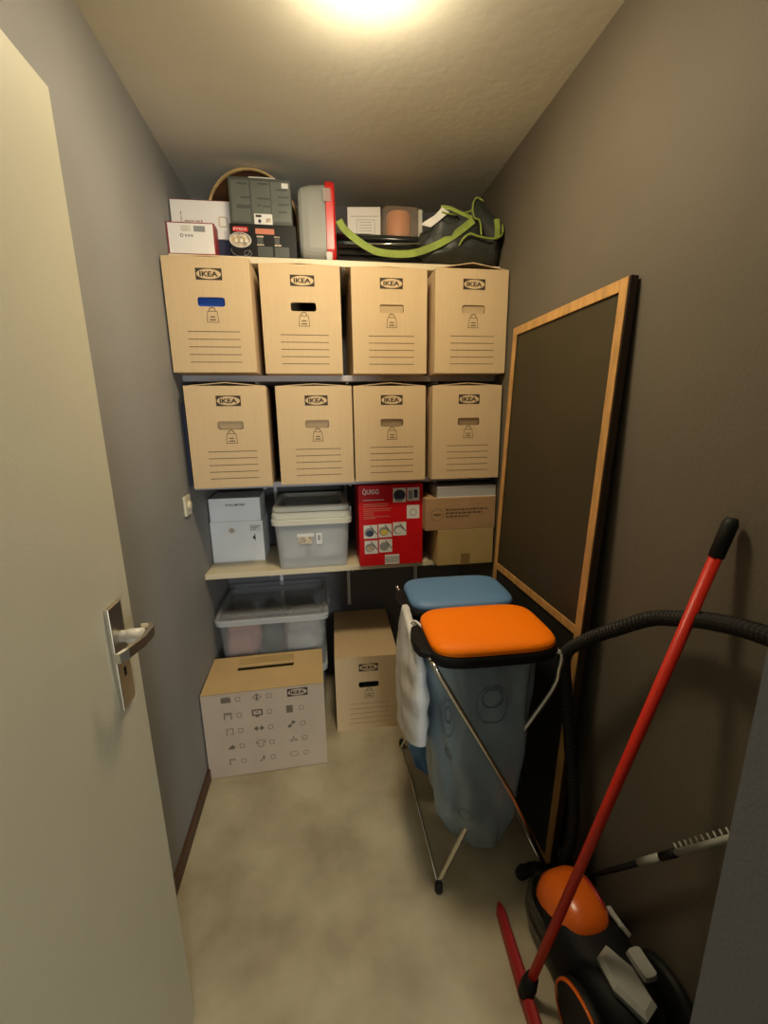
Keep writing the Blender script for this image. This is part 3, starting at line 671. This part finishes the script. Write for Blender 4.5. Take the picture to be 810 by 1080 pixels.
def lid(cx, cy, w, d, m, lab, rz):
    se = lambda w_, d_, z, e=4.6, n=64: [(math.copysign(abs(math.cos(2*PI*k/n))**(2/e), math.cos(2*PI*k/n))*w_/2, math.copysign(abs(math.sin(2*PI*k/n))**(2/e), math.sin(2*PI*k/n))*d_/2, z) for k in range(n)]
    r = MB(); r.loft([se(w-.02, d-.02, -.018), se(w+.012, d+.004, -.020), se(w+.020, d+.008, .0), se(w+.014, d+.004, .012), se(w-.01, d-.012, .014)], BLACKP, cap0=False, cap1=False)
    r.loft([[(x_, y_, z_) for x_, y_ in ((-w/2+.01, -hw), (-w/2+.01, hw), (-w/2-.030, hw*.72), (-w/2-.040, hw*.3), (-w/2-.040, -hw*.3), (-w/2-.030, -hw*.72))] for z_, hw in ((-.018, .085), (.004, .10), (.010, .09))], BLACKP, smooth=False)
    o = r.build('bag_ring', st, loc=(cx-.49, cy-1.30, ZR+.012), rz=rz, label='black plastic bag ring')
    l = MB(); l.loft([se(w-.004, d-.004, 0), se(w+.004, d+.004, .002), se(w+.002, d+.002, .014), se(w-.012, d-.012, .023), se(w-.05, d-.05, .029), se(w*.6, d*.6, .0335), se(w*.25, d*.25, .035), se(w*.02, d*.02, .0352)], m, cap0=False)
    l.build('stand_lid', o, loc=(0, 0, .0135), label=lab)
lid(.477, 1.128, .374, .272, ORNG, 'orange lid', -.03)
lid(.478, 1.408, .372, .262, BLUL, 'blue lid', -.03)
# bags
def bag(name, label, cx, cy, rows, m, seed):
    def f(th_, q):
        i = min(int(q), len(rows)-2); t = q-i
        a, b_ = rows[i], rows[i+1]; z, ox, oy, rx, ry = [a[k]+(b_[k]-a[k])*t for k in range(5)]
        c, s_ = math.cos(th_), math.sin(th_); e = .72
        w = 1+.05*noise.noise(Vector((c*2.2+seed, s_*2.2, z*3)))*2 + .045*math.sin(th_*7+z*5+4*noise.noise(Vector((c*1.5, s_*1.5, z*4))))*min(1, (.86-z)*4)
        return Vector((ox+math.copysign(abs(c)**e, c)*rx*w, oy+math.copysign(abs(s_)**e, s_)*ry*w, z))
    t_ = thing(name, label, 'rubbish bag', (cx, cy, 0), 0)
    n = 72; NR = (len(rows)-1)*5
    MB().loft([[f(2*PI*k/n, (len(rows)-1)*j/NR*.9999) for k in range(n)] for j in range(NR+1)], m, cap0=False).build('bag_film', t_)
    return t_, f
rowsA = [(.852, -.012, 0, .178, .120), (.78, -.010, 0, .172, .125), (.65, -.010, 0, .168, .132), (.50, -.014, -.008, .162, .136), (.36, -.018, -.016, .152, .132), (.26, -.018, -.022, .136, .122), (.18, -.008, -.028, .106, .102), (.12, .006, -.034, .070, .076), (.075, .008, -.036, .036, .042), (.055, .006, -.036, .012, .012)]
ba, fa = bag('blue_rubbish_bag', 'long translucent blue rubbish bag hanging under the orange lid', .482, 1.165, rowsA, BAGB, 1.3)
# printed rings on the film: narrow strips that follow the film surface
def ring_print(mb, th0, q0, rt, rq, w=.07, a0=0, a1=2*PI):
    V = []; F = []; n = 26
    for k in range(n+1):
        a = a0+(a1-a0)*k/n
        for s_ in (1-w/2, 1+w/2):
            p = fa(th0+rt*s_*math.cos(a), q0-rq*s_*math.sin(a)); o_ = Vector((p.x, p.y, 0)).normalized()*.0025; V.append(p+o_)
    for k in range(n): F.append((2*k, 2*k+1, 2*k+3, 2*k+2))
    mb.add(V, F, BAGI)
pm = MB()
ring_print(pm, -PI*.50, 1.75, .17, .45); ring_print(pm, -PI*.50, 1.6, .09, .22, .2); ring_print(pm, -PI*.73, 2.05, .14, .42); ring_print(pm, -PI*.73, 2.0, .07, .18, .3)
ring_print(pm, -PI*.50, .75, .05, .18, .3, 0, PI); ring_print(pm, -PI*.74, 2.9, .12, .10, .3)
ring_print(pm, -PI*.62, 4.6, .17, .20, .14); ring_print(pm, -PI*.70, 4.5, .08, .16, .2, 0, 4)
pm.build('faint_print', ba)
lump('blue_bundle', 'bright blue crumpled item inside the bag under the orange lid', (.545, 1.16, .20), (.15, .15, .34), BAGD, 7, .3)
rowsB = [(.852, -.012, 0, .175, .125), (.70, -.010, 0, .168, .130), (.50, -.014, 0, .165, .130), (.36, -.03, 0, .160, .128), (.24, -.045, 0, .148, .120), (.14, -.040, .0, .120, .092), (.07, -.02, .0, .074, .066), (.045, .0, 0, .012, .012)]
bag('blue_rubbish_bag', 'bright blue rubbish bag hanging under the blue lid behind', .484, 1.440, rowsB, BAGD, 5.1)
# white film pack hanging at the left of the stand
wp = thing('white_plastic_pack', 'white plastic wrapped pack hanging at the left side of the bin stand', 'plastic pack', (.266, 1.22, .40), 0)
rg = []
for j in range(26):
    t = j/25
    y0 = 1.04+.06*(1-t)**2*0; zt = t
    rg_ = []
    for k in range(40):
        a = 2*PI*k/40; c, s_ = math.cos(a), math.sin(a)
        yy = math.copysign(abs(c)**.75, c); xx = math.copysign(abs(s_)**.75, s_)
        half = (.165 - .10*max(0, (t-.72)/.28)**1.6) * (1-.75*max(0, (.06-t)/.06))
        yc = 1.225 + .085*max(0, t-.5)*1.0
        thick = (.033 - .022*max(0, (t-.6)/.4)) * (1-.6*max(0, (.06-t)/.06))
        y = yc+yy*half
        zb = .515-.42*(y-1.05); zt_ = .872+.015*math.sin(y*30)
        z = zb+(zt_-zb)*t
        w = .35*noise.noise(Vector((yy*3, xx*2, z*9)))+.14*math.sin(z*70+3*yy)*(1 if yy < -.2 else .4)
        rg_.append((xx*thick*(1+w)-.0, y-1.22, z-.40))
    rg.append(rg_)
MB().loft(rg, FILM).build('film_wrap', wp)
MB().tube(curve([(.0, .02, .455), (.012, -.01, .480), (.03, -.04, .465), (.038, -.05, .440)]), .004, FILM, 8).build('hang_loop', wp)

# ------------------------------------------------------------------ floor wiper with long red handle
fwp = thing('floor_wiper', 'red floor wiper with a long red handle leaning on the right wall', 'floor wiper', (.478, .745, 0), 0)
W0 = Vector((.478, .745, 0)); lw = lambda P: [Vector(p)-W0 for p in P]
top_ = Vector((.782, .678, 1.322)); bot = Vector((.480, .742, .055)); dr = (top_-bot).normalized()
MB().tube(lw([bot, top_-dr*.075]), .0115, REDM, 14).build('handle', fwp)
MB().tube(lw([top_-dr*.082, top_-dr*.012, top_]), .0135, BLACKR, 14, rs=[.0135, .0140, .009]).build('handle_grip', fwp, label='black grip at the top')
MB().tube(lw([bot-dr*.035, bot+dr*.0, bot+dr*.030]), .019, BLACKP, 14, rs=[.020, .021, .016]).build('socket', fwp, label='black socket')
hd = MB(); a0 = Vector((.491, .956, .0)); a1 = Vector((.458, .50, .0)); dd = (a1-a0).normalized(); cc_ = Vector((-dd.y, dd.x, 0))
hd.loft([[a+cc_*u*s_+Vector((0, 0, z*s2))-W0 for u, z in ((-.016, .006), (.016, .006), (.013, .030), (.005, .042), (-.005, .042), (-.013, .030))] for a, s_, s2 in ((a0, .45, .7), (a0+dd*.02, .9, 1), (a0+dd*.20, 1.15, 1), (a1-dd*.02, .9, 1), (a1, .4, .7))], REDW, smooth=False)
hd.build('wiper_head', fwp, label='dark red plastic head')
hd = MB(); hd.loft([[a+cc_*u+Vector((0, 0, z))-W0 for u, z in ((-.003, 0), (.003, 0), (.003, .010), (-.003, .010))] for a in (a0+dd*.005, a1-dd*.005)], BLACKR, smooth=False); hd.build('rubber_blade', fwp)

# ------------------------------------------------------------------ vacuum cleaner
VX = .660
vc = thing('vacuum_cleaner', 'orange and black vacuum cleaner on the floor, its hose arching along the right wall', 'vacuum cleaner', (VX, .74, 0), .08)
def ell(w, d, z, cy=0., e=2.6, n=36, tilt=0.): return [(math.copysign(abs(math.cos(2*PI*k/n))**(2/e), math.cos(2*PI*k/n))*w/2, cy+math.copysign(abs(math.sin(2*PI*k/n))**(2/e), math.sin(2*PI*k/n))*d/2, z+tilt*math.sin(2*PI*k/n)*d/2) for k in range(n)]
MB().loft([ell(.17, .36, .018), ell(.195, .40, .04), ell(.205, .42, .09), ell(.195, .40, .135), ell(.17, .34, .165, -.01), ell(.14, .24, .185, -.02), ell(.05, .1, .19, -.03)], BLACKP).build('body_shell', vc)
MB().loft([ell(.165, .19, .09, .095), ell(.168, .20, .130, .095), ell(.158, .192, .170, .090), ell(.130, .160, .203, .085), ell(.085, .10, .220, .08), ell(.03, .03, .225, .078)], ORNV).build('orange_cover', vc, label='glossy orange cover')
MB().loft([ell(.195, .20, .03, .115), ell(.21, .215, .07, .115), ell(.205, .21, .125, .112), ell(.185, .195, .130, .11)], SMOKE, cap1=False).build('dust_cup', vc, label='smoky clear dust cup')
MB().tube(curve([(.02, .165, .172), (.045, .12, .207), (.052, .06, .212), (.048, .02, .190)]), .006, REDW, 8).build('cover_seam', vc)
MB().box(.070, .084, .0, .05, .150, .190, GREYV, bev=.003).build('latch', vc, label='pale grey latch')
for sx in (-1, 1):
    wl = MB().lathe([(.030, -.014), (.088, -.014), (.096, -.008), (.096, .008), (.088, .014), (.030, .014)], BLACKR, T(sx*.114, -.115, .097) @ Ry(PI/2)).build('wheel', vc)
    if sx < 0: MB().lathe([(.090, .0150*sx), (.0945, .0140*sx), (.0975, .009*sx), (.0955, .0165*sx), (.090, .0150*sx)], ORNV, T(sx*.114, -.115, .097) @ Ry(PI/2), 48, cap=False).build('wheel_ring', wl, label='thin orange ring')
gh_ = MB()
gh_.loft([[(x*.001, y*.001, z*.001) for x, y, z in R__] for R__ in (
    [(-40, -58, 185), (-8, -46, 185), (20, -90, 182), (24, -150, 176), (-10, -164, 176), (-42, -110, 182)], [(-48, -54, 214), (-8, -38, 214), (26, -88, 209), (30, -156, 200), (-12, -172, 200), (-50, -112, 209)], [(-38, -62, 224), (-8, -50, 224), (18, -92, 218), (22, -148, 210), (-10, -160, 210), (-40, -110, 218)])], GREYV, smooth=False)
gh_.build('carry_handle', vc, label='pale grey handle plate')
MB().loft([[(x, -.02+y*.5, .187) for x, y in rrect(.062, -.12, .04, .13, .012)], [(x, -.02+y*.5, .2) for x, y in rrect(.062, -.12, .035, .12, .012)]], GREYV, smooth=False).build('side_switch', vc, label='pale grey switch')
MB().tube([(.085, -.02, .18), (.07, .03, .195)], .007, GREYV, 8).build('cord_button', vc)
MB().tube([(-.02, .19, .09), (-.02, .245, .10)], .026, BLACKR, 16).build('hose_socket', vc)
# hose: flexible ribbed hose that rises and arches along the right wall
H0 = Vector((.66, 1.0, 0)); HI = (T(VX, .74, 0) @ Rz(.08)).inverted() @ T(.66, 1.0, 0)
hp_ = curve([Vector(p)-H0 for p in [(.585, .985, .10), (.585, 1.00, .06), (.640, 1.02, .05), (.700, .97, .10), (.722, .96, .30), (.712, 1.00, .55), (.700, 1.025, .72), (.688, 1.02, .835), (.702, .95, .920), (.722, .873, .990), (.745, .80, 1.052), (.750, .74, 1.083), (.745, .66, 1.118), (.735, .56, 1.148), (.722, .48, 1.155), (.708, .41, 1.11), (.700, .38, 1.00), (.700, .38, .85), (.700, .38, .70)]], 16)
# resample for ribs
L_ = [0.]
for a, b_ in zip(hp_, hp_[1:]): L_.append(L_[-1]+(b_-a).length)
pts = []; rs = []; step = .0028; s_ = 0.; i = 0
while s_ < L_[-1]:
    while i < len(L_)-2 and L_[i+1] < s_: i += 1
    t = (s_-L_[i])/max(1e-9, L_[i+1]-L_[i]); pts.append(hp_[i].lerp(hp_[i+1], t)); rs.append(.0165+.0012*(1 if int(s_/.0056) % 2 else -1)); s_ += step
hz_ = MB().tube(pts, .0175, BLACKR, 14, rs=rs, smooth=False).build('hose', vc); hz_.matrix_basis = HI
MB().tube([Vector(p)-H0 for p in [(.700, .38, .72), (.700, .38, .60), (.700, .385, .50)]], .021, BLACKP, 14, rs=[.022, .020, .019]).build('hose_grip', hz_)

# dark pole with a white toothed comb leaning by the right wall
cb = thing('comb_pole', 'dark pole with white toothed comb head leaning on the right wall', 'brush', (.760, .99, 0), 0)
A0 = Vector((.745, .985, .012)); A1 = Vector((.775, .525, .755)); dv = (A1-A0)
C0 = Vector((.760, .99, 0)); at = lambda t: A0+dv*t-C0
sd = Vector((0, dv.z, -dv.y)).normalized()
MB().tube([at(0), at(.58)], .007, BLACKP, 12).build('pole', cb)
MB().tube([at(.52), at(.625)], .009, GREYV, 12).build('collar', cb, label='pale collar')
MB().tube([at(.635), at(.70)], .009, BLACKP, 12).build('joint', cb)
cm = MB(); cm.tube([at(.705), at(1.0)], .0065, GREYV, 12)
for k in range(13):
    p = at(.715+.023*k); cm.tube([p, p+sd*.017], .0022, GREYV, 6)
cm.build('comb_head', cb, label='white toothed comb head')

# ------------------------------------------------------------------ light
W = bpy.data.worlds.new('world'); S.world = W; W.use_nodes = True
W.node_tree.nodes['Background'].inputs[0].default_value = (.55, .68, .90, 1); W.node_tree.nodes['Background'].inputs[1].default_value = .05
al = bpy.data.lights.new('hallway_daylight_fill', 'AREA'); al.shape = 'RECTANGLE'; al.size = .5; al.size_y = 1.0; al.energy = 64; al.color = (.90, .96, .98)  # added fill light, unseen, for the cool daylight from the hallway
ao = bpy.data.objects.new('hallway_daylight_fill', al); COL.objects.link(ao); ao.location = (.98, -3.1, 1.0); ao.rotation_euler = (PI/2, 0, .25)

# ------------------------------------------------------------------ camera
cam = bpy.data.cameras.new('camera'); co = bpy.data.objects.new('camera', cam); COL.objects.link(co); S.camera = co
f, yaw, pitch, roll, H = 442.644, .148, .222, -.014, 1.521
fwd = Vector((math.sin(yaw)*math.cos(pitch), math.cos(yaw)*math.cos(pitch), -math.sin(pitch)))
rt = Vector((math.cos(yaw), -math.sin(yaw), 0)); up = rt.cross(fwd)
r2_ = rt*math.cos(roll)+up*math.sin(roll); u2_ = -rt*math.sin(roll)+up*math.cos(roll)
co.matrix_world = Matrix(((r2_.x, u2_.x, -fwd.x, 0), (r2_.y, u2_.y, -fwd.y, 0), (r2_.z, u2_.z, -fwd.z, H), (0, 0, 0, 1)))
cam.sensor_fit = 'VERTICAL'; cam.sensor_height = 36; cam.lens = f/1080*36; cam.clip_start = .02
vs = S.view_settings; S.display_settings.display_device = 'sRGB'
vs.view_transform = 'Standard'; vs.look = 'None'; vs.gamma = 1; vs.use_curve_mapping = False; vs.exposure = 0.
